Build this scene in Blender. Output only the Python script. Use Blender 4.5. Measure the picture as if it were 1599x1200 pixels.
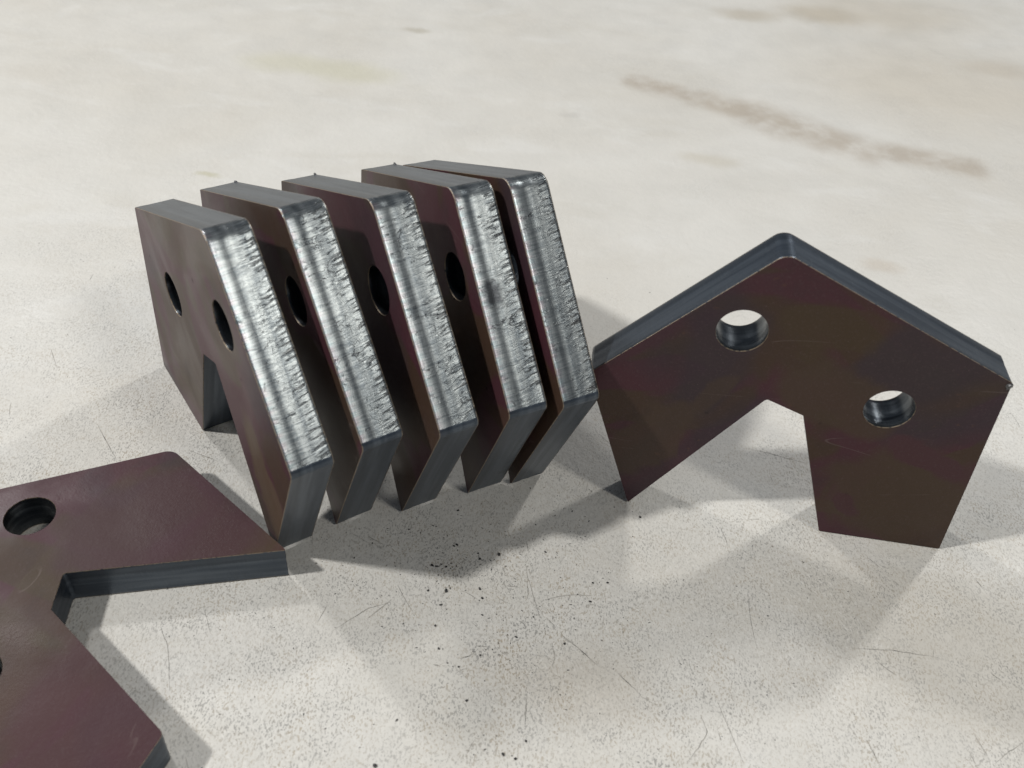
import bpy, bmesh, math, random
from mathutils import Vector, Matrix, noise

# ------------------------------------------------------------------ camera, world, lamps, exposure
scene = bpy.context.scene
for o in list(bpy.data.objects):
    bpy.data.objects.remove(o)

PITCH, ROLL, CAM_H = 0.730504, -0.0891743, 0.479021
cam_data = bpy.data.cameras.new("camera")
cam_data.sensor_width = 36.0
cam_data.lens = 1459.73 / 1599.0 * 36.0
cam_data.clip_start = 0.01
cam_data.clip_end = 100.0
cam_data.dof.use_dof = True
cam_data.dof.focus_distance = 0.64
cam_data.dof.aperture_fstop = 9.0
cam = bpy.data.objects.new("camera", cam_data)
scene.collection.objects.link(cam)
cp, sp = math.cos(PITCH), math.sin(PITCH)
cr, sr = math.cos(ROLL), math.sin(ROLL)
fwd, up, rt = Vector((0, cp, -sp)), Vector((0, sp, cp)), Vector((1, 0, 0))
rt2, up2 = rt * cr - up * sr, rt * sr + up * cr
m = Matrix.Identity(4)
for i in range(3):
    m[i][0], m[i][1], m[i][2] = rt2[i], up2[i], -fwd[i]
m[2][3] = CAM_H
cam.matrix_world = m
scene.camera = cam

world = bpy.data.worlds.new("World")
scene.world = world
world.use_nodes = True
bg = world.node_tree.nodes["Background"]
bg.inputs["Color"].default_value = (0.86, 0.95, 1.08, 1)
bg.inputs["Strength"].default_value = 0.145

TARGET = Vector((0.0, 0.45, 0.05))
def lamp(name, az, el, dist, size, power, color):
    ld = bpy.data.lights.new(name, 'AREA')
    ld.shape = 'DISK'
    ld.size = size
    ld.energy = power
    ld.color = color
    o = bpy.data.objects.new(name, ld)
    a, e = math.radians(az), math.radians(el)
    d = Vector((math.sin(a) * math.cos(e), math.cos(a) * math.cos(e), math.sin(e)))
    o.location = TARGET + d * dist
    o.rotation_euler = d.to_track_quat('Z', 'Y').to_euler()
    scene.collection.objects.link(o)
    return o
# four ceiling lamps of the workshop (azimuth from +Y towards +X, elevation)
lamp("ceiling_lamp", -107, 48, 4.5, 0.26, 136, (1.0, 0.985, 0.95))
lamp("ceiling_lamp", -48.5, 43.5, 4.8, 0.38, 57, (1.0, 0.99, 0.97))
lamp("ceiling_lamp", 40.5, 43, 4.8, 0.36, 60, (1.0, 0.985, 0.95))
lamp("ceiling_lamp", 131, 48, 4.6, 0.60, 50, (1.0, 0.97, 0.90))

vs = scene.view_settings
vs.view_transform = 'Standard'
vs.look = 'None'
vs.exposure = 0.0
vs.gamma = 1.0
vs.use_curve_mapping = False

# ------------------------------------------------------------------ node helper
class NT:
    def __init__(s, name):
        s.mat = bpy.data.materials.new(name)
        s.mat.use_nodes = True
        s.t = s.mat.node_tree
        s.bsdf = s.t.nodes["Principled BSDF"]
    def n(s, typ, **kw):
        nd = s.t.nodes.new(typ)
        for k, v in kw.items():
            setattr(nd, k, v)
        return nd
    def put(s, inp, v):
        if isinstance(v, bpy.types.NodeSocket):
            s.t.links.new(v, inp)
        elif v is not None:
            inp.default_value = v
    def math(s, op, a, b=None, c=None, clamp=False):
        nd = s.n('ShaderNodeMath', operation=op, use_clamp=clamp)
        for i, v in enumerate((a, b, c)):
            if v is not None:
                s.put(nd.inputs[i], v)
        return nd.outputs[0]
    def vec(s, op, a, b=None, out=0):
        nd = s.n('ShaderNodeVectorMath', operation=op)
        s.put(nd.inputs[0], a)
        if b is not None:
            s.put(nd.inputs[1], b)
        return nd.outputs[out]
    def scale(s, v, f):
        nd = s.n('ShaderNodeVectorMath', operation='SCALE')
        s.put(nd.inputs[0], v)
        s.put(nd.inputs['Scale'], f)
        return nd.outputs[0]
    def mapping(s, v, loc=(0, 0, 0), rot=(0, 0, 0), sc=(1, 1, 1)):
        nd = s.n('ShaderNodeMapping')
        s.put(nd.inputs['Vector'], v)
        nd.inputs['Location'].default_value = loc
        nd.inputs['Rotation'].default_value = rot
        nd.inputs['Scale'].default_value = sc
        return nd.outputs[0]
    def noise(s, v, scale, detail=3.0, rough=0.5, dist=0.0, col=False, dim='3D'):
        nd = s.n('ShaderNodeTexNoise', noise_dimensions=dim)
        s.put(nd.inputs['Vector'], v)
        nd.inputs['Scale'].default_value = scale
        nd.inputs['Detail'].default_value = detail
        nd.inputs['Roughness'].default_value = rough
        nd.inputs['Distortion'].default_value = dist
        return nd.outputs['Color' if col else 'Fac']
    def voronoi(s, v, scale, feature='F1', out='Distance', rnd=1.0):
        nd = s.n('ShaderNodeTexVoronoi', feature=feature)
        s.put(nd.inputs['Vector'], v)
        nd.inputs['Scale'].default_value = scale
        nd.inputs['Randomness'].default_value = rnd
        return nd.outputs[out]
    def ss(s, x, lo, hi, a=0.0, b=1.0):
        nd = s.n('ShaderNodeMapRange', interpolation_type='SMOOTHSTEP')
        s.put(nd.inputs['Value'], x)
        nd.inputs['From Min'].default_value = lo
        nd.inputs['From Max'].default_value = hi
        nd.inputs['To Min'].default_value = a
        nd.inputs['To Max'].default_value = b
        return nd.outputs[0]
    def mix(s, f, a, b, mode='MIX'):
        nd = s.n('ShaderNodeMix', data_type='RGBA', blend_type=mode)
        s.put(nd.inputs[0], f)
        for sock, v in ((nd.inputs[6], a), (nd.inputs[7], b)):
            if isinstance(v, tuple):
                v = v if len(v) == 4 else v + (1,)
            s.put(sock, v)
        return nd.outputs[2]
    def bump(s, h, strength, dist, normal=None):
        nd = s.n('ShaderNodeBump')
        s.put(nd.inputs['Height'], h)
        nd.inputs['Strength'].default_value = strength
        nd.inputs['Distance'].default_value = dist
        if normal is not None:
            s.put(nd.inputs['Normal'], normal)
        return nd.outputs[0]
    def xyz(s, v):
        nd = s.n('ShaderNodeSeparateXYZ')
        s.put(nd.inputs[0], v)
        return nd.outputs
    def comb(s, x, y, z=0.0):
        nd = s.n('ShaderNodeCombineXYZ')
        for i, v in enumerate((x, y, z)):
            s.put(nd.inputs[i], v)
        return nd.outputs[0]
    def set(s, name, v):
        s.put(s.bsdf.inputs[name], v)

# ------------------------------------------------------------------ materials
def make_floor_material():
    k = NT("worn_concrete")
    P = k.n('ShaderNodeNewGeometry').outputs['Position']
    big = k.noise(P, 2.6, 5, 0.55, 0.4)
    med = k.noise(P, 14, 5, 0.6, 0.6)
    col = k.mix(k.ss(big, 0.35, 0.68), (0.642, 0.628, 0.594), (0.580, 0.556, 0.508))
    col = k.mix(k.ss(med, 0.35, 0.75, 0.0, 0.40), col, (0.560, 0.548, 0.515))
    cloud = k.noise(k.mapping(P, (3.1, 1.7, 0), (0, 0, 0.5), (1.0, 2.4, 1)), 5.0, 5, 0.62, 0.8)
    col = k.mix(k.ss(cloud, 0.52, 0.74, 0.0, 0.26), col, (0.510, 0.482, 0.420))
    pale = k.noise(k.mapping(P, (7.3, 2.2, 0), (0, 0, -0.3), (1.0, 1.8, 1)), 8.0, 4, 0.6, 0.5)
    col = k.mix(k.ss(pale, 0.55, 0.72, 0.0, 0.35), col, (0.690, 0.685, 0.665))
    # traces of dirt trodden in: a long streak and some blots, with wobbly outlines
    wob = k.vec('SUBTRACT', k.noise(P, 16, 4, 0.6, 0, True), (0.5, 0.5, 0.5))
    Pw = k.vec('ADD', P, k.scale(wob, 0.036))
    Pw = k.vec('MULTIPLY', Pw, (1, 1, 0))
    def seg(a, b, w0):
        a, b = Vector((*a, 0)), Vector((*b, 0))
        d = b - a
        rel = k.vec('SUBTRACT', Pw, tuple(a))
        t = k.math('DIVIDE', k.vec('DOT_PRODUCT', rel, tuple(d), 1), d.length_squared, clamp=True)
        near = k.vec('SUBTRACT', rel, k.scale(tuple(d), t))
        dist = k.vec('LENGTH', near, None, 1)
        return k.ss(dist, w0 * 0.15, w0, 1.0, 0.0)
    pts = [(0.118, 1.110), (0.199, 1.076), (0.257, 1.046), (0.312, 1.014), (0.370, 0.980), (0.425, 0.972), (0.485, 0.962)]
    wid = [0.030, 0.042, 0.052, 0.050, 0.038, 0.034]
    mask = None
    for i in range(6):
        q = seg(pts[i], pts[i + 1], wid[i])
        mask = q if mask is None else k.math('MAXIMUM', mask, q)
    mask = k.math('MULTIPLY', mask, k.ss(k.noise(P, 30, 4, 0.6), 0.28, 0.62, 0.32, 1.0))
    col = k.mix(k.math('MULTIPLY', mask, 0.74), col, (0.395, 0.342, 0.280))
    blots = [((-0.165, 1.205), 0.020, 0.6, (0.43, 0.40, 0.33)), ((-0.300, 1.074), 0.06, 0.5, (0.53, 0.51, 0.39)),
             ((-0.222, 1.062), 0.06, 0.5, (0.53, 0.51, 0.38)), ((0.290, 1.370), 0.05, 0.55, (0.42, 0.37, 0.29)),
             ((0.400, 1.395), 0.07, 0.65, (0.42, 0.37, 0.29)), ((0.480, 1.430), 0.16, 0.5, (0.50, 0.45, 0.37)),
             ((0.611, 1.250), 0.06, 0.5, (0.46, 0.41, 0.34)), ((0.50, 1.16), 0.22, 0.45, (0.55, 0.50, 0.42)),
             ((0.190, 0.925), 0.03, 0.45, (0.50, 0.46, 0.38)), ((-0.314, 0.799), 0.012, 0.6, (0.45, 0.43, 0.30)),
             ((0.335, 0.745), 0.022, 0.4, (0.49, 0.42, 0.34)), ((0.29, 0.33), 0.12, 0.55, (0.47, 0.44, 0.385)),
             ((-0.567, 0.994), 0.05, 0.4, (0.53, 0.50, 0.45)), ((0.05, 0.285), 0.05, 0.3, (0.50, 0.44, 0.36)),
             ((0.04, 1.00), 0.012, 0.35, (0.45, 0.43, 0.40))]
    for (bx, by), r, f, c in blots:
        rel = k.vec('MULTIPLY', k.vec('SUBTRACT', Pw, (bx, by, 0)), (0.75, 1.35, 0))
        q = k.ss(k.vec('LENGTH', rel, None, 1), r * 0.2, r, f, 0.0)
        col = k.mix(q, col, c)
    # flecks, finer and denser where the work is done (near the parts)
    y = k.xyz(P)[1]
    zone = k.math('ADD', k.ss(y, 0.30, 0.85, 1.0, 0.12), k.ss(k.noise(P, 5, 3, 0.5), 0.4, 0.7, -0.25, 0.2))
    fl = None
    for j, (ang, sc, thr) in enumerate(((0.3, 930, 0.60), (1.35, 820, 0.61), (2.4, 600, 0.64))):
        v = k.mapping(P, (1.3 * j, 0.7 * j, 0), (0, 0, ang), (1.0, 0.55, 1.0))
        nz = k.noise(v, sc, 1.0, 0.5, 0.4)
        q = k.ss(nz, thr, thr + 0.06)
        fl = q if fl is None else k.math('MAXIMUM', fl, q)
    flm = k.math('MULTIPLY', k.math('MULTIPLY', fl, zone), k.ss(k.noise(P, 26, 3, 0.6), 0.35, 0.65, 0.32, 0.78), clamp=True)
    fcol = k.mix(k.ss(k.noise(P, 55, 2), 0.42, 0.6), (0.23, 0.225, 0.215), (0.35, 0.29, 0.21))
    col = k.mix(flm, col, fcol)
    glintfl = k.noise(k.mapping(P, (9.1, 4.2, 0), (0, 0, 0.8), (1.0, 0.6, 1.0)), 520, 1.5, 0.5, 0.5)
    worn = k.ss(k.noise(k.vec('ADD', P, (0.37, 0.0, 0.0)), 4.2, 2), 0.40, 0.62, 0.25, 1.0)  # patchy mask for the painted glints
    col = k.mix(k.math('MULTIPLY', k.math('MULTIPLY', k.ss(glintfl, 0.56, 0.66, 0.0, 0.45), zone), worn, clamp=True), col, (0.760, 0.745, 0.710))  # pale flecks painted in for glints of raking light
    fine = k.noise(P, 420, 3, 0.7)
    col = k.mix(k.math('MULTIPLY', k.ss(fine, 0.52, 0.75, 0.0, 0.5), zone, clamp=True), col, (0.36, 0.34, 0.30))
    dust = k.ss(k.voronoi(k.vec('ADD', P, k.scale(wob, 0.01)), 240), 0.05, 0.13, 1.0, 0.0)
    dustm = k.math('MULTIPLY', dust, k.math('MULTIPLY', k.ss(k.noise(P, 9, 3), 0.52, 0.66), k.ss(y, 0.25, 0.6, 0.9, 0.0)), clamp=True)
    col = k.mix(dustm, col, (0.06, 0.058, 0.055))
    k.set('Base Color', col)
    k.set('Roughness', k.ss(k.noise(P, 22, 4, 0.6), 0.3, 0.7, 0.42, 0.62))
    k.set('Specular IOR Level', 0.35)
    h = k.math('ADD', k.math('MULTIPLY', k.noise(P, 150, 3, 0.6), 1.0), k.math('MULTIPLY', flm, -0.35))
    n1 = k.bump(h, 0.5, 0.0016)
    k.set('Normal', k.bump(k.noise(P, 12, 3), 0.15, 0.01, n1))
    return k.mat

def make_scale_material(name="mill_scale", patches=()):
    k = NT(name)
    oi = k.n('ShaderNodeObjectInfo')
    raw = k.n('ShaderNodeTexCoord').outputs['Object']
    P = raw
    P = k.vec('ADD', P, k.scale((3.1, 5.7, 9.3), oi.outputs['Random']))
    big = k.noise(P, 9, 2.5, 0.45, 1.8)
    b2 = k.noise(k.mapping(P, (4, 2, 1), (0.2, 0.3, 0.7), (0.7, 1.6, 1)), 6.5, 2, 0.4, 1.6)
    col = k.mix(k.ss(big, 0.47, 0.53), (0.0630, 0.0225, 0.0300), (0.0540, 0.0310, 0.0205))
    col = k.mix(k.ss(b2, 0.575, 0.62, 0.0, 0.6), col, (0.0580, 0.0385, 0.0200))
    col = k.mix(k.ss(k.noise(P, 7, 3, 0.5, 1.0), 0.52, 0.66, 0.0, 0.8), col, (0.0390, 0.0270, 0.0345))
    col = k.mix(k.ss(k.noise(P, 40, 5, 0.65, 0.4), 0.45, 0.8, 0.0, 0.4), col, (0.0320, 0.0240, 0.0248))
    # heat-tinted bronze patches left by rolling and cutting: (u, v, half length, half width, angle, strength, colour)
    if patches:
        wob = k.scale(k.vec('SUBTRACT', k.noise(P, 22, 3, 0.55, 0.8, True), (0.5, 0.5, 0.5)), 0.035)
        flat = k.vec('ADD', raw, wob)
    for (pu, pv, hl, hw, ang, f, c) in patches:
        v = k.vec('SUBTRACT', flat, (pu, pv, 0.0))
        ca, sa = math.cos(ang), math.sin(ang)
        a_ = k.math('DIVIDE', k.vec('DOT_PRODUCT', v, (ca, sa, 0.0), 1), hl)
        b_ = k.math('DIVIDE', k.vec('DOT_PRODUCT', v, (-sa, ca, 0.0), 1), hw)
        d = k.math('SQRT', k.math('ADD', k.math('MULTIPLY', a_, a_), k.math('MULTIPLY', b_, b_)))
        col = k.mix(k.ss(d, 0.70, 1.05, f, 0.0), col, c)
    spots = k.ss(k.voronoi(P, 45), 0.035, 0.10, 1.0, 0.0)
    spots = k.math('MULTIPLY', spots, k.ss(k.noise(P, 30, 2), 0.50, 0.60))
    col = k.mix(k.math('MULTIPLY', spots, 0.8), col, (0.014, 0.012, 0.012))
    pinkspeck = k.ss(k.voronoi(k.vec('ADD', P, (0.3, 0.2, 0.1)), 160), 0.02, 0.05, 1.0, 0.0)
    pinkspeck = k.math('MULTIPLY', pinkspeck, k.ss(k.noise(P, 25, 2), 0.55, 0.68))
    col = k.mix(k.math('MULTIPLY', pinkspeck, 0.55), col, (0.23, 0.15, 0.16))  # tiny pinkish specks of the scale itself
    grain = k.noise(P, 620, 3, 0.7)
    col = k.mix(k.ss(grain, 0.5, 0.8, 0.0, 0.35), col, (0.0960, 0.0624, 0.0656))
    hair = k.noise(k.mapping(P, (2, 5, 3), (0.1, 0.2, 0.6), (0.5, 3.0, 1.0)), 6.0, 2, 0.5, 0.6)
    hair = k.ss(k.math('ABSOLUTE', k.math('SUBTRACT', hair, 0.5)), 0.0008, 0.0030, 1.0, 0.0)
    hair = k.math('MULTIPLY', hair, k.ss(k.noise(P, 33, 2), 0.52, 0.62))
    col = k.mix(k.math('MULTIPLY', hair, 0.35), col, (0.17, 0.13, 0.12))
    rust = k.ss(k.noise(P, 120, 4, 0.7), 0.62, 0.72, 0.0, 1.0)
    rust = k.math('MULTIPLY', rust, k.ss(k.noise(P, 14, 3, 0.6), 0.52, 0.64))
    col = k.mix(k.math('MULTIPLY', rust, 0.6), col, (0.095, 0.048, 0.030))
    k.set('Base Color', col)
    k.set('Metallic', 0.0)
    k.set('IOR', 1.5)
    k.set('Specular IOR Level', 0.22)
    k.set('Roughness', k.math('ADD', k.ss(k.noise(P, 12, 3, 0.5, 1.0), 0.35, 0.65, 0.34, 0.46), k.math('MULTIPLY', spots, 0.25)))
    h = k.math('ADD', k.math('MULTIPLY', grain, 0.6), k.math('MULTIPLY', k.noise(P, 90, 3), 0.8))
    n = k.bump(h, 0.16, 0.0009)
    n = k.bump(k.math('SUBTRACT', pinkspeck, spots), 0.3, 0.0003, n)
    k.set('Normal', n)
    return k.mat

def make_cut_material(name, stri, base_lo, base_hi, rough, metal, smudge=None):
    """flame-cut steel: UV.x = millimetres along the edge, UV.y = 0 (numbered face) .. 1 (far face)"""
    k = NT(name)
    uv = k.n('ShaderNodeUVMap').outputs[0]
    oi = k.n('ShaderNodeObjectInfo')
    ux, uy = k.xyz(uv)[0], k.xyz(uv)[1]
    ux = k.math('ADD', ux, k.math('MULTIPLY', oi.outputs['Random'], 900.0))
    lag = k.math('MULTIPLY', k.math('POWER', uy, 2.0), 3.2)
    wob = k.math('MULTIPLY', k.math('SUBTRACT', k.noise(k.comb(k.math('MULTIPLY', ux, 0.12), uy), 3.0, 2), 0.5), 2.0)
    s = k.math('ADD', k.math('ADD', ux, lag), wob)
    drag = k.noise(k.comb(k.math('MULTIPLY', s, 1.5), k.math('MULTIPLY', uy, 1.6)), 1.0, 3.5, 0.62, 0.25)
    teeth = k.noise(k.comb(k.math('MULTIPLY', s, 0.55), k.math('MULTIPLY', uy, 1.3), 4.0), 1.0, 2.0, 0.5, 0.5)
    grit = k.noise(k.comb(k.math('MULTIPLY', ux, 3.2), k.math('MULTIPLY', uy, 70.0)), 1.0, 3, 0.7)
    longi = k.noise(k.comb(k.math('MULTIPLY', ux, 0.012), k.math('MULTIPLY', uy, 5.0)), 1.0, 3, 0.55, 0.3)
    blot = k.noise(k.comb(k.math('MULTIPLY', ux, 0.055), k.math('MULTIPLY', uy, 1.6), 9.0), 1.0, 4, 0.6, 0.6)
    toback = k.ss(uy, 0.50, 0.95)
    tofront = k.ss(uy, 0.02, 0.22, 1.0, 0.0)
    tooth = k.math('MULTIPLY', k.ss(teeth, 0.53, 0.63), k.ss(k.math('ADD', uy, k.math('MULTIPLY', blot, 0.5)), 0.85, 1.12))
    col = k.mix(k.ss(k.math('ADD', k.math('MULTIPLY', drag, 0.5 * stri + 0.1), k.math('MULTIPLY', longi, 0.9 - 0.5 * stri)), 0.36, 0.62), base_lo, base_hi)
    col = k.mix(k.math('MULTIPLY', k.ss(grit, 0.5, 0.72, 0.0, 0.6), 0.4 + 0.5 * stri), col, tuple(c * 0.45 for c in base_lo))
    col = k.mix(k.math('MULTIPLY', tooth, 0.75 * stri), col, (0.05, 0.05, 0.052))
    band = k.ss(k.math('ADD', uy, k.math('MULTIPLY', k.math('SUBTRACT', drag, 0.5), 0.12)), 0.24, 0.34, 1.0, 0.0) if stri < 0.5 else k.math('MULTIPLY', k.ss(uy, 0.22, 0.32), k.ss(uy, 0.40, 0.50, 1.0, 0.0))
    col = k.mix(k.math('MULTIPLY', band, 0.32 if stri > 0.5 else 0.5), col, tuple(c * 0.55 for c in base_lo))  # darker band painted into the colour; on drag-lined edges it stands for groove shade
    col = k.mix(k.ss(blot, 0.64, 0.78, 0.0, 0.45), col, tuple(c * 0.4 for c in base_lo))
    # temper colours along the first edge, rust-tan along both arrises
    hue = k.noise(k.comb(k.math('MULTIPLY', ux, 0.20), 0.0, 2.0), 1.0, 2)
    tint = k.mix(k.ss(hue, 0.44, 0.56), (0.30, 0.42, 0.46), (0.46, 0.30, 0.36))
    col = k.mix(k.math('MULTIPLY', k.math('MULTIPLY', tofront, 0.45 * stri), k.ss(grit, 0.4, 0.6)), col, tint)
    arr = k.math('MAXIMUM', k.ss(uy, 0.0, 0.035, 1.0, 0.0), k.ss(uy, 0.965, 1.0))
    arr = k.math('MULTIPLY', arr, k.ss(k.noise(k.comb(k.math('MULTIPLY', ux, 0.35), uy, 6.0), 1.0, 4, 0.7), 0.36, 0.52))
    col = k.mix(k.math('MULTIPLY', arr, 0.85), col, (0.36, 0.27, 0.17))
    crack_v = k.noise(k.comb(k.math('MULTIPLY', s, 0.13), k.math('MULTIPLY', uy, 1.1), 3.0), 1.0, 3, 0.6, 0.8)
    crack = k.ss(k.math('ABSOLUTE', k.math('SUBTRACT', crack_v, 0.5)), 0.002, 0.009, 1.0, 0.0)
    crack = k.math('MULTIPLY', crack, k.ss(blot, 0.46, 0.56))
    col = k.mix(k.math('MULTIPLY', crack, 0.8 * stri), col, (0.04, 0.04, 0.045))
    if smudge is not None:                           # sooty thumb-sized mark on this edge
        raw = k.xyz(uv)[0]
        du = k.math('DIVIDE', k.math('SUBTRACT', raw, smudge[0]), 13.0)
        dv = k.math('DIVIDE', k.math('SUBTRACT', uy, smudge[1]), 0.33)
        d = k.math('SQRT', k.math('ADD', k.math('MULTIPLY', du, du), k.math('MULTIPLY', dv, dv)))
        d = k.math('ADD', d, k.math('MULTIPLY', k.math('SUBTRACT', k.noise(k.comb(k.math('MULTIPLY', raw, 0.3), k.math('MULTIPLY', uy, 6.0)), 1.0, 4, 0.65), 0.5), 1.6))
        col = k.mix(k.ss(d, 0.25, 1.0, 0.85, 0.0), col, (0.035, 0.036, 0.042))
    k.set('Base Color', col)
    k.set('Metallic', k.math('SUBTRACT', metal, k.math('MULTIPLY', arr, 0.6), clamp=True))
    k.set('Roughness', k.math('ADD', k.math('ADD', rough, k.math('MULTIPLY', arr, 0.25)), k.math('MULTIPLY', k.math('SUBTRACT', grit, 0.5), 0.25)))
    h = k.math('ADD', k.math('MULTIPLY', k.math('MULTIPLY', drag, k.ss(uy, 0.25, 0.5, 0.25, 1.0)), 0.6 * stri + 0.03), k.math('MULTIPLY', tooth, -1.6 * stri))
    h = k.math('ADD', h, k.math('MULTIPLY', grit, 0.16 * stri + 0.05))
    h = k.math('ADD', h, k.math('MULTIPLY', longi, 0.06))
    h = k.math('ADD', h, k.math('MULTIPLY', crack, -0.8 * stri))
    k.set('Normal', k.bump(h, 0.55, 0.00034))
    return k.mat

def make_slag_material():
    k = NT("black_slag")
    P = k.n('ShaderNodeTexCoord').outputs['Object']
    k.set('Base Color', k.mix(k.noise(P, 300, 2), (0.012, 0.012, 0.013), (0.04, 0.037, 0.035)))
    k.set('Roughness', 0.6)
    k.set('Normal', k.bump(k.noise(P, 900, 2), 0.5, 0.0005))
    return k.mat

def make_bead_material():
    k = NT("dross_metal")
    P = k.n('ShaderNodeTexCoord').outputs['Object']
    k.set('Base Color', k.mix(k.noise(P, 500, 3), (0.06, 0.06, 0.065), (0.20, 0.20, 0.20)))
    k.set('Metallic', 0.7)
    k.set('Roughness', 0.4)
    return k.mat

def make_scratch_material():
    k = NT("scratch_mark")
    P = k.n('ShaderNodeNewGeometry').outputs['Position']
    k.set('Base Color', k.mix(k.ss(k.noise(P, 130, 3), 0.35, 0.6), (0.10, 0.095, 0.085), (0.34, 0.32, 0.29)))
    k.set('Roughness', 0.7)
    return k.mat

M_FLOOR = make_floor_material()
M_SCALE = make_scale_material()
BRONZE, OLIVE, WINE = (0.105, 0.078, 0.040), (0.060, 0.038, 0.025), (0.062, 0.025, 0.031)
M_SCALE_BRONZED = make_scale_material("mill_scale_bronzed", [(0.210, 0.056, 0.056, 0.019, -1.05, 0.62, BRONZE)])
M_SCALE_MAROON = make_scale_material("mill_scale_maroon", [(0.195, 0.075, 0.075, 0.050, -1.0, 0.75, (0.058, 0.026, 0.033)),
    (0.075, 0.030, 0.070, 0.050, 0.4, 0.75, (0.060, 0.023, 0.029))])
M_SCALE_PATCHED = make_scale_material("mill_scale_patched", [
    (0.100, 0.115, 0.045, 0.026, 0.35, 0.85, OLIVE), (0.045, 0.045, 0.050, 0.050, 1.2, 0.85, OLIVE),
    (0.205, 0.060, 0.045, 0.020, -1.0, 0.80, OLIVE), (0.035, 0.078, 0.036, 0.012, 0.55, 0.9, WINE),
    (0.072, 0.028, 0.018, 0.007, 0.8, 0.8, WINE), (0.175, 0.105, 0.010, 0.022, 0.3, 0.6, OLIVE)])
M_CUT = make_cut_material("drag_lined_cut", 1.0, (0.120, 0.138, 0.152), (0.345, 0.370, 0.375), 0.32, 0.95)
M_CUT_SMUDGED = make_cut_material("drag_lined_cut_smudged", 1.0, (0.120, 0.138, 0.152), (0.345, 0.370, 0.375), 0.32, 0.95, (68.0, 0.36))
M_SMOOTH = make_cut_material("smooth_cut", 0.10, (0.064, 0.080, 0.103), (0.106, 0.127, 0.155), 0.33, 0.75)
M_BORE = make_cut_material("bored_hole", 0.20, (0.035, 0.042, 0.052), (0.12, 0.135, 0.15), 0.27, 0.85)
M_SLAG = make_slag_material()
M_BEAD = make_bead_material()
M_SCRATCH = make_scratch_material()

# ------------------------------------------------------------------ structure
def link_mesh(name, verts, faces, mat, parent=None, smooth=False, uvs=None):
    me = bpy.data.meshes.new(name)
    me.from_pydata(verts, [], faces)
    if uvs is not None:
        lay = me.uv_layers.new(name="UVMap")
        for poly in me.polygons:
            for li in poly.loop_indices:
                lay.data[li].uv = uvs[me.loops[li].vertex_index]
    me.materials.append(mat)
    if smooth:
        me.polygons.foreach_set('use_smooth', [True] * len(me.polygons))
    me.update()
    o = bpy.data.objects.new(name, me)
    scene.collection.objects.link(o)
    if parent is not None:
        o.parent = parent
    return o

floor = link_mesh("floor", [(-6, -5, 0), (6, -5, 0), (6, 7, 0), (-6, 7, 0)], [(0, 1, 2, 3)], M_FLOOR)
floor["kind"] = "structure"
floor["label"] = "pale worn concrete workshop floor with stains and scratches"

# ------------------------------------------------------------------ the notched steel plates
T = 25.0                                             # millimetres
ORDER = ['P0', 'P1', 'P2', 'P3', 'P4', 'P5', 'P6', 'P7']
BASE = {'P3': (0, 0), 'P4': (80.19, 0), 'P7': (204.64, 0), 'P0': (247.62, 108.58), 'P1': (156.47, 208.29),
        'P2': (11.53, 144.01), 'P5': (117.94, 98.26), 'P6': (141.14, 107.98), 'HA': (167.47, 154.41), 'HB': (70.36, 112.41)}
KEYS = ORDER + ['HA', 'HB']
RAD = {'P0': 5.6, 'P1': 10.0, 'P2': 1.6, 'P3': 0.8, 'P4': 0.8, 'P5': 1.0, 'P6': 2.0, 'P7': 0.8}
HOLE_R = 14.6

def outline(pts, rad):
    """rounded closed outline; list of sides, side i runs from corner i (its whole arc) to the start of the next arc.
    each entry: (point, outward normal)"""
    n = len(pts)
    arcs = []
    for i in range(n):
        p, a, b = Vector(pts[i]), Vector(pts[i - 1]), Vector(pts[(i + 1) % n])
        d0, d1 = (a - p).normalized(), (b - p).normalized()
        ang = d0.angle(d1)
        r = rad[i]
        L = r / math.tan(ang / 2)
        s, e = p + d0 * L, p + d1 * L
        c = p + (d0 + d1).normalized() * (r / math.sin(ang / 2))
        steps = 12 if r > 5 else 5
        v0, v1 = s - c, e - c
        arc = []
        th = math.atan2(v0.x * v1.y - v0.y * v1.x, v0.dot(v1))
        conv = (d0.x * d1.y - d0.y * d1.x) > 0       # clockwise outline: convex corner
        for k in range(steps + 1):
            t = th * k / steps
            v = Vector((v0.x * math.cos(t) - v0.y * math.sin(t), v0.x * math.sin(t) + v0.y * math.cos(t)))
            arc.append((c + v, v.normalized() * (1 if conv else -1)))
        arcs.append(arc)
    sides = []
    for i in range(n):
        arc = arcs[i]
        p, q = arc[-1][0], arcs[(i + 1) % n][0][0]
        d = q - p
        nrm = Vector((-d.y, d.x)).normalized()       # clockwise: outward is to the left
        st = max(2, int(d.length / 1.6))
        line = [(p + d * (k / st), nrm) for k in range(1, st + 1)]
        sides.append(arc + line)
    return sides

CH = 0.28                                            # worn arris, mm
def profile(w):                                      # hollows of the cut across the thickness, mm (w: 0 front .. 1 back)
    return 0.16 * math.sin(w * math.pi * 2.0 + 0.4) - 0.34 * math.exp(-((w - 0.36) / 0.10) ** 2)

def jag(u, w, seed):
    return noise.noise(Vector((u * 0.09, w * 1.1, seed))) * 0.045 + noise.noise(Vector((u * 0.6, w * 3, seed + 7))) * 0.022

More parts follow.
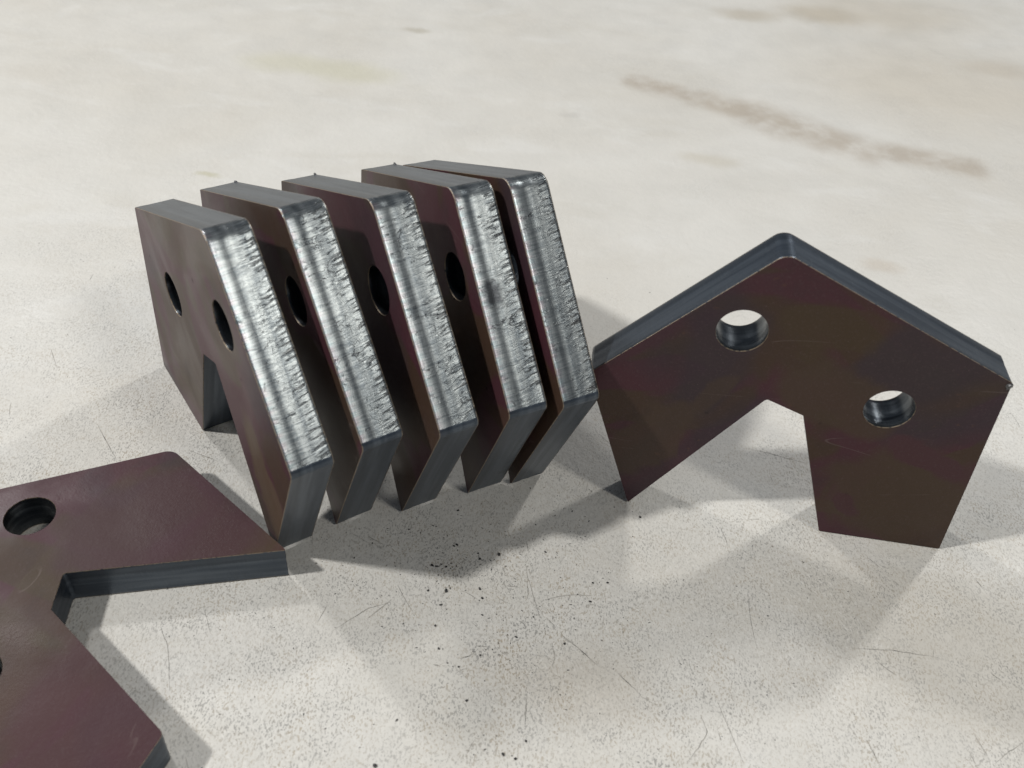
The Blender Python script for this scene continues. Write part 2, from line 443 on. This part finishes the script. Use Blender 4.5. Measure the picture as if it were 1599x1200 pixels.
NW = 16
def make_side(name, side, mat, parent, seed, rough):
    verts, faces, uvs = [], [], []
    ws = [0.0] + [CH / T + (1 - 2 * CH / T) * j / NW for j in range(NW + 1)] + [1.0]
    u, prev = 0.0, side[0][0]
    for p, nrm in side:
        u += (p - prev).length
        prev = p
        fade = 1.0
        for j, w in enumerate(ws):
            if j in (0, len(ws) - 1):
                off = -CH
            else:
                off = -0.08 + profile(w) * (0.9 if rough > 0.5 else 0.45) + jag(u, w, seed) * rough
            if j == 0 or j == len(ws) - 1:
                off += noise.noise(Vector((u * 0.35, seed, j))) * 0.12
            q = p + nrm * off
            verts.append((q.x / 1000, q.y / 1000, -w * T / 1000))
            uvs.append((u, w))
    nw = len(ws)
    for i in range(len(side) - 1):
        for j in range(nw - 1):
            a = i * nw + j
            faces.append((a, a + 1, a + nw + 1, a + nw))
    o = link_mesh(name, verts, faces, mat, parent, True, uvs)
    return o

def make_bore(name, c, parent, seed):
    verts, faces, uvs = [], [], []
    N = 48
    ws = [0.0, 0.02] + [0.02 + 0.96 * j / 8 for j in range(1, 9)] + [1.0]
    for i in range(N + 1):
        a = 2 * math.pi * i / N
        for j, w in enumerate(ws):
            r = HOLE_R + (0.2 if j in (0, len(ws) - 1) else 0.0)
            if j not in (0, len(ws) - 1):
                r += noise.noise(Vector((math.cos(a) * 2.2, math.sin(a) * 2.2, w * 0.8 + seed))) * 0.09
            verts.append(((c[0] + r * math.cos(a)) / 1000, (c[1] + r * math.sin(a)) / 1000, -w * T / 1000))
            uvs.append((a * HOLE_R, w))
    nw = len(ws)
    for i in range(N):
        for j in range(nw - 1):
            a = i * nw + j
            faces.append((a, a + nw, a + nw + 1, a + 1))
    return link_mesh(name, verts, faces, M_BORE, parent, True, uvs)

def make_body(name, sides, holes, parent, mat):
    bm = bmesh.new()
    def ring(pts, z):
        vs_ = [bm.verts.new((x / 1000, y / 1000, z / 1000)) for x, y in pts]
        return [bm.edges.new((vs_[i], vs_[(i + 1) % len(vs_)])) for i in range(len(vs_))], vs_
    out = []
    for s in sides:
        for p, nrm in s[:-1]:
            q = p - nrm * CH * 0.55
            out.append((q.x, q.y))
    for z in (0.0, -T):
        es, _ = ring(out, z)
        for c in holes:
            e2, _ = ring([(c[0] + (HOLE_R + 0.19) * math.cos(2 * math.pi * i / 48),
                           c[1] + (HOLE_R + 0.19) * math.sin(2 * math.pi * i / 48)) for i in range(48)], z)
            es += e2
        res = bmesh.ops.triangle_fill(bm, use_beauty=True, edges=es, normal=(0, 0, 1 if z == 0 else -1))
        for f in res['geom']:
            if isinstance(f, bmesh.types.BMFace):
                if (f.normal.z > 0) != (z == 0.0):
                    f.normal_flip()
    me = bpy.data.meshes.new(name)
    bm.to_mesh(me)
    bm.free()
    me.materials.append(mat)
    o = bpy.data.objects.new(name, me)
    scene.collection.objects.link(o)
    o.parent = parent
    return o

def lump(name, r, seed, mat, parent=None, squash=(1, 1, 1), sub=2):
    bm = bmesh.new()
    bmesh.ops.create_icosphere(bm, subdivisions=sub, radius=1.0)
    for v in bm.verts:
        d = 1 + 0.55 * noise.noise(v.co * 1.4 + Vector((seed * 3.7, seed, 0)))
        v.co = Vector((v.co.x * squash[0], v.co.y * squash[1], v.co.z * squash[2])) * (d * r)
    me = bpy.data.meshes.new(name)
    bm.to_mesh(me)
    bm.free()
    me.materials.append(mat)
    o = bpy.data.objects.new(name, me)
    scene.collection.objects.link(o)
    if parent is not None:
        o.parent = parent
    return o

PLATES = [
    ("steel plate nearest the camera in the standing row, brown face and two holes in view",
     (-0.2627, 0.51938, -0.91742, 0.01854),
     [[0.27, 0.0], [1.13, 0.39], [0.94, 0.03], [-1.0, 0.0], [-0.33, 0], [-0.71, -0.62], [-0.36, -0.58], [-0.08, 0.0], [0.14, -0.32], [-0.01, -0.39]],
     {}, True, []),
    ("second standing steel plate of the row, directly behind the fully visible brown one",
     (-0.22812, 0.54606, -0.92585, 0.02032),
     [[0.32, -0.57], [0.34, 0.47], [-0.72, 0.27], [0, 0], [0, 0], [0, 0], [0, 0], [-0.13, 0], [0.18, 0.6], [0, 0]],
     {}, True, [(0.02, 1.1)]),
    ("middle standing steel plate of the row of five on the floor",
     (-0.17986, 0.56597, -0.97075, 0.03261),
     [[0.41, 0.52], [0.85, 0.22], [-0.37, 0.1], [0, 0], [0, 0], [0, 0], [0, 0], [-1.1, 0], [0.23, 0.59], [0, 0]],
     {}, True, [(0.015, 1.1)]),
    ("fourth standing steel plate of the row, with a dark smudge on its bright cut edge",
     (-0.12777, 0.59433, -1.03303, 0.01922),
     [[-0.8, 0.43], [1.37, -0.05], [-0.09, -0.56], [0, 0], [0, 0], [0, 0], [0, 0], [-0.74, 0], [0.27, 0.14], [0, 0]],
     {}, True, [(0.03, 1.1)]),
    ("rearmost standing steel plate of the row, its cut edge next to the lone upright plate",
     (-0.10175, 0.60383, -1.018, 0.03312),
     [[-0.32, 0.8], [1.8, 1.72], [-0.19, -0.43], [0, 0], [0, 0], [0, 0], [0, 0], [-1.24, 0], [0, 0], [0, 0]],
     {}, True, []),
    ("lone upright steel plate facing the camera with floor showing through two holes",
     (0.29531, 0.43312, 3.06322, -0.01137),
     [[1.09, -0.05], [-1.48, 1.18], [-0.15, 0.97], [-0.2, 0], [-0.55, 0], [-1.23, 0.66], [-0.13, -0.12], [3.92, 0], [-0.91, 0.92], [-0.31, 0.7]],
     {'P1': 9.0}, False, []),
    ("maroon steel plate lying flat on the floor at the left edge of the picture",
     (-0.18138, 0.14527, 1.28756),
     [[-0.33, 0.27], [0, 0], [0, 0], [0, 0], [0.06, -0.81], [0.91, 0.1], [-0.07, 0.39], [-0.9, 0.52], [0.34, -0.47], [1.2, -3.6]],
     {'P0': 9.5, 'P4': 4.0}, False, []),
]

def build_plate(idx, label, pose, offs, radii, bright, beads):
    pts = {k: (BASE[k][0] + d[0], BASE[k][1] + d[1]) for k, d in zip(KEYS, offs)}
    rad = [radii.get(k, RAD[k]) for k in ORDER]
    # clockwise seen from the numbered face? the list P0..P7 runs counter-clockwise in (u, v): reverse it
    names = ORDER[::-1]
    poly = [pts[k] for k in names]
    sides = outline(poly, rad[::-1])
    root = bpy.data.objects.new("steel_plate", None)
    root.empty_display_size = 0.03
    scene.collection.objects.link(root)
    root["label"] = label
    root["category"] = "steel plate"
    root["group"] = "identical notched steel plates"
    if len(pose) == 4:
        x, y, yaw, lean = pose
        cl, sl = math.cos(lean), math.sin(lean)
        R = Matrix(((1, 0, 0), (0, sl, -cl), (0, cl, sl)))
        z = max(0.0, T / 1000 * sl) + 0.0002
    else:
        x, y, yaw = pose
        R = Matrix.Identity(3)
        z = T / 1000 + 0.0002
    Rz = Matrix.Rotation(yaw, 3, 'Z')
    root.matrix_world = Matrix.Translation((x, y, z)) @ (Rz @ R).to_4x4()
    make_body("body", sides, [pts['HA'], pts['HB']], root, {0: M_SCALE_BRONZED, 5: M_SCALE_PATCHED, 6: M_SCALE_MAROON}.get(idx, M_SCALE))
    for i, k in enumerate(names):
        nxt = names[(i + 1) % 8]
        drag_lined = bright and {k, nxt} == {'P0', 'P1'}  # on row plates this edge is the paler, drag-lined steel
        o = make_side("cut_edge", sides[i], (M_CUT_SMUDGED if idx == 3 else M_CUT) if drag_lined else M_SMOOTH, root, idx * 11 + i, 1.0 if drag_lined else 0.35)
        if drag_lined:
            o["label"] = "bright silvery edge with drag lines from flame cutting"
    for h in ('HA', 'HB'):
        make_bore("bolt_hole", pts[h], root, idx)
    a, b = Vector(pts['P2']), Vector(pts['P1'])
    for f, r in beads:
        p = a + (b - a) * f
        o = lump("dross_bead", r / 1000, idx, M_BEAD, root, (2.3, 0.55, 0.9))
        o.location = (p.x / 1000, p.y / 1000 - 0.0001, -T / 1000 + 0.001)
    if idx == 5:
        o = lump("dross_bead", 0.0022, 3, M_BEAD, root, (0.8, 1.3, 0.9))
        o.location = (pts['P2'][0] / 1000 + 0.0012, pts['P2'][1] / 1000 - 0.0025, -T / 1000 + 0.0006)
    return root

for i, pl in enumerate(PLATES):
    build_plate(i, *pl)

# ------------------------------------------------------------------ slag crumbs and grit
random.seed(4)
CRUMBS = [(0.0936, 0.4127, 7), (0.0309, 0.3765, 6), (0.0014, 0.3711, 7), (-0.0103, 0.3662, 7), (-0.0308, 0.3579, 7), (-0.0289, 0.3399, 7),
          (-0.0086, 0.3437, 6), (-0.0065, 0.337, 5), (-0.031, 0.3296, 6), (-0.0399, 0.3391, 5), (-0.0055, 0.3249, 5), (-0.0325, 0.3147, 5),
          (-0.0259, 0.3759, 6), (-0.0278, 0.3748, 5), (-0.0042, 0.2976, 4), (-0.0159, 0.289, 4), (-0.0226, 0.2908, 4), (-0.0286, 0.2996, 5),
          (0.0156, 0.312, 5), (0.0445, 0.3103, 6), (0.0253, 0.3269, 4), (-0.0094, 0.2686, 5), (0.0247, 0.248, 6), (0.0129, 0.2395, 7),
          (0.0195, 0.2377, 6), (-0.0535, 0.227, 7), (0.0598, 0.3416, 5), (0.0615, 0.3558, 5), (0.0705, 0.3568, 5), (-0.0461, 0.2533, 4),
          (-0.0396, 0.3582, 7), (-0.0368, 0.3576, 6), (0.0024, 0.3021, 4), (-0.0581, 0.3847, 5), (-0.0889, 0.3586, 4), (0.0478, 0.4127, 5),
          (-0.0282, 0.4043, 6), (-0.012, 0.3707, 5)]
for i, (x, y, s) in enumerate(CRUMBS):
    r = s * 0.000145
    o = lump("slag_crumb", r, i + 1, M_SLAG, None, (random.uniform(0.9, 1.5), random.uniform(0.7, 1.1), 0.6), 1)
    o.location = (x, y, r * 0.4)
    o.rotation_euler = (0, 0, random.uniform(0, 6.28))
    o["label"] = "tiny black slag crumb lying on the concrete in front of the plates"
    o["category"] = "slag crumb"
    o["group"] = "black slag crumbs scattered on the floor"

def grit():
    verts, faces = [], []
    def grain(x, y, r, st, ang):
        b = len(verts)
        ca, sa = math.cos(ang), math.sin(ang)
        n = 5
        for k in range(n):
            a = 2 * math.pi * k / n
            rr = r * random.uniform(0.6, 1.2)
            lx, ly = rr * math.cos(a) * st, rr * math.sin(a)
            verts.append((x + lx * ca - ly * sa, y + lx * sa + ly * ca, 0.0001))
        verts.append((x, y, r * 0.7))
        for k in range(n):
            faces.append((b + k, b + (k + 1) % n, b + n))
    cl = [(-0.025, 0.365, 0.016, 170), (-0.03, 0.36, 0.05, 260), (0.05, 0.39, 0.035, 90), (0.0, 0.31, 0.06, 260), (0.06, 0.315, 0.03, 90),
          (-0.02, 0.42, 0.05, 120), (-0.15, 0.30, 0.10, 120), (0.02, 0.25, 0.1, 160), (0.15, 0.30, 0.10, 110), (-0.10, 0.37, 0.04, 80),
          (-0.30, 0.55, 0.15, 60), (-0.03, 0.355, 0.006, 50), (-0.035, 0.385, 0.006, 50), (-0.17, 0.32, 0.02, 60)]
    for cx, cy, sd, n in cl:
        for _ in range(int(n * 0.95)):
            grain(random.gauss(cx, sd), random.gauss(cy, sd * 0.7), random.choice((0.00014, 0.00016, 0.0002, 0.00022, 0.00026, 0.00038)),
                  random.choice((1, 1, 1.4, 2.5)), random.uniform(0, 3.14))
    for _ in range(300):
        grain(random.uniform(-0.45, 0.5), random.uniform(0.2, 0.7), random.choice((0.0002, 0.00025, 0.0003)), random.choice((1, 1.5, 3)), random.uniform(0, 3.14))
    o = link_mesh("slag_grit", verts, faces, M_SLAG)
    o["kind"] = "stuff"
    o["label"] = "fine black slag grit strewn over the concrete floor"
    o["category"] = "grit"
grit()

def scratches():
    verts, faces = [], []
    def ribbon(p, wd):
        b = len(verts)
        n = len(p)
        for i, (x, y) in enumerate(p):
            x0, y0 = p[max(0, i - 1)]
            x1, y1 = p[min(n - 1, i + 1)]
            d = Vector((x1 - x0, y1 - y0)).normalized()
            w = wd * (0.25 + math.sin(math.pi * i / (n - 1))) * random.uniform(0.6, 1.1)
            verts.append((x - d.y * w, y + d.x * w, 0.00012))
            verts.append((x + d.y * w, y - d.x * w, 0.00012))
        for i in range(n - 1):
            faces.append((b + 2 * i, b + 2 * i + 1, b + 2 * i + 3, b + 2 * i + 2))
    long_marks = [[(0.042, 0.3167), (0.0521, 0.3086), (0.0644, 0.2974)],
                  [(0.0239, 0.2756), (0.0237, 0.2662), (0.0236, 0.2583)],
                  [(0.0202, 0.3528), (0.0212, 0.3456), (0.0213, 0.3394)],
                  [(0.0189, 0.3613), (0.0231, 0.3478), (0.0261, 0.3368), (0.0295, 0.3266)],
                  [(-0.0079, 0.3039), (-0.0045, 0.3037), (-0.0004, 0.3036)],
                  [(-0.0159, 0.2943), (-0.0112, 0.2964), (-0.007, 0.2994)],
                  [(0.0065, 0.3476), (0.0118, 0.3475), (0.0166, 0.3474)],
                  [(0.0037, 0.338), (0.006, 0.3369), (0.0086, 0.3351)],
                  [(-0.0198, 0.3412), (-0.014, 0.3389), (-0.009, 0.3356)],
                  [(-0.0307, 0.2892), (-0.0262, 0.2883)],
                  [(-0.0173, 0.2847), (-0.0144, 0.287), (-0.0105, 0.289)],
                  [(0.0368, 0.3104), (0.0391, 0.3008), (0.0372, 0.2946)],
                  [(0.0749, 0.2948), (0.0804, 0.2891), (0.0881, 0.2819)],
                  [(0.032, 0.34), (0.0389, 0.3428), (0.0475, 0.3453), (0.0605, 0.3461)],
                  [(0.1318, 0.2822), (0.1367, 0.2653), (0.1424, 0.2466)],
                  [(0.2174, 0.3251), (0.2422, 0.326), (0.2691, 0.3238)],
                  [(0.2679, 0.3289), (0.2661, 0.3232)],
                  [(0.2987, 0.3171), (0.3006, 0.3141), (0.3035, 0.312)],
                  [(0.213, 0.2669), (0.2176, 0.2522)],
                  [(0.2759, 0.2756), (0.2791, 0.2647)],
                  [(0.2697, 0.2666), (0.2712, 0.2585)],
                  [(0.1214, 0.2724), (0.1245, 0.2627), (0.1182, 0.2525), (0.1124, 0.2452)],
                  [(0.2828, 0.2595), (0.2934, 0.2674), (0.3036, 0.274)],
                  [(0.0881, 0.2809), (0.0973, 0.2759)],
                  [(0.1745, 0.4877), (0.1904, 0.4845), (0.2128, 0.4782)],
                  [(-0.1718, 0.2584), (-0.1819, 0.2854), (-0.191, 0.2994)],
                  [(-0.0915, 0.3054), (-0.0738, 0.3228), (-0.0619, 0.3277)],
                  [(-0.0727, 0.3161), (-0.0614, 0.3296)],
                  [(-0.0951, 0.3782), (-0.0823, 0.3713), (-0.0729, 0.3713)],
                  [(-0.0836, 0.3763), (-0.0729, 0.3713)]]
    for mk in long_marks:
        p = []
        for i in range(len(mk) - 1):
            (xa, ya), (xb, yb) = mk[i], mk[i + 1]
            for t in range(5):
                p.append((xa + (xb - xa) * t / 5 + random.gauss(0, 0.00012), ya + (yb - ya) * t / 5 + random.gauss(0, 0.00012)))
        p.append(mk[-1])
        ribbon(p, random.choice((0.00014, 0.00018, 0.00024)))
    for _ in range(60):
        x, y = random.uniform(-0.42, 0.45), random.uniform(0.2, 0.62)
        L = random.choice((0.006, 0.009, 0.012, 0.02, 0.035)) * random.uniform(0.7, 1.3)
        a = random.choice((random.uniform(0, 3.14), random.gauss(1.6, 0.25), random.gauss(2.3, 0.3)))
        cv = random.uniform(-1, 1) * random.choice((0.05, 0.15, 0.4))
        p = []
        n = 9
        for i in range(n):
            p.append((x, y))
            a += cv / n + random.gauss(0, 0.03)
            x += math.cos(a) * L / n
            y += math.sin(a) * L / n
        ribbon(p, random.choice((0.0001, 0.00013, 0.00018)))
    o = link_mesh("scratch", verts, faces, M_SCRATCH, floor)
    o["kind"] = "stuff"
scratches()
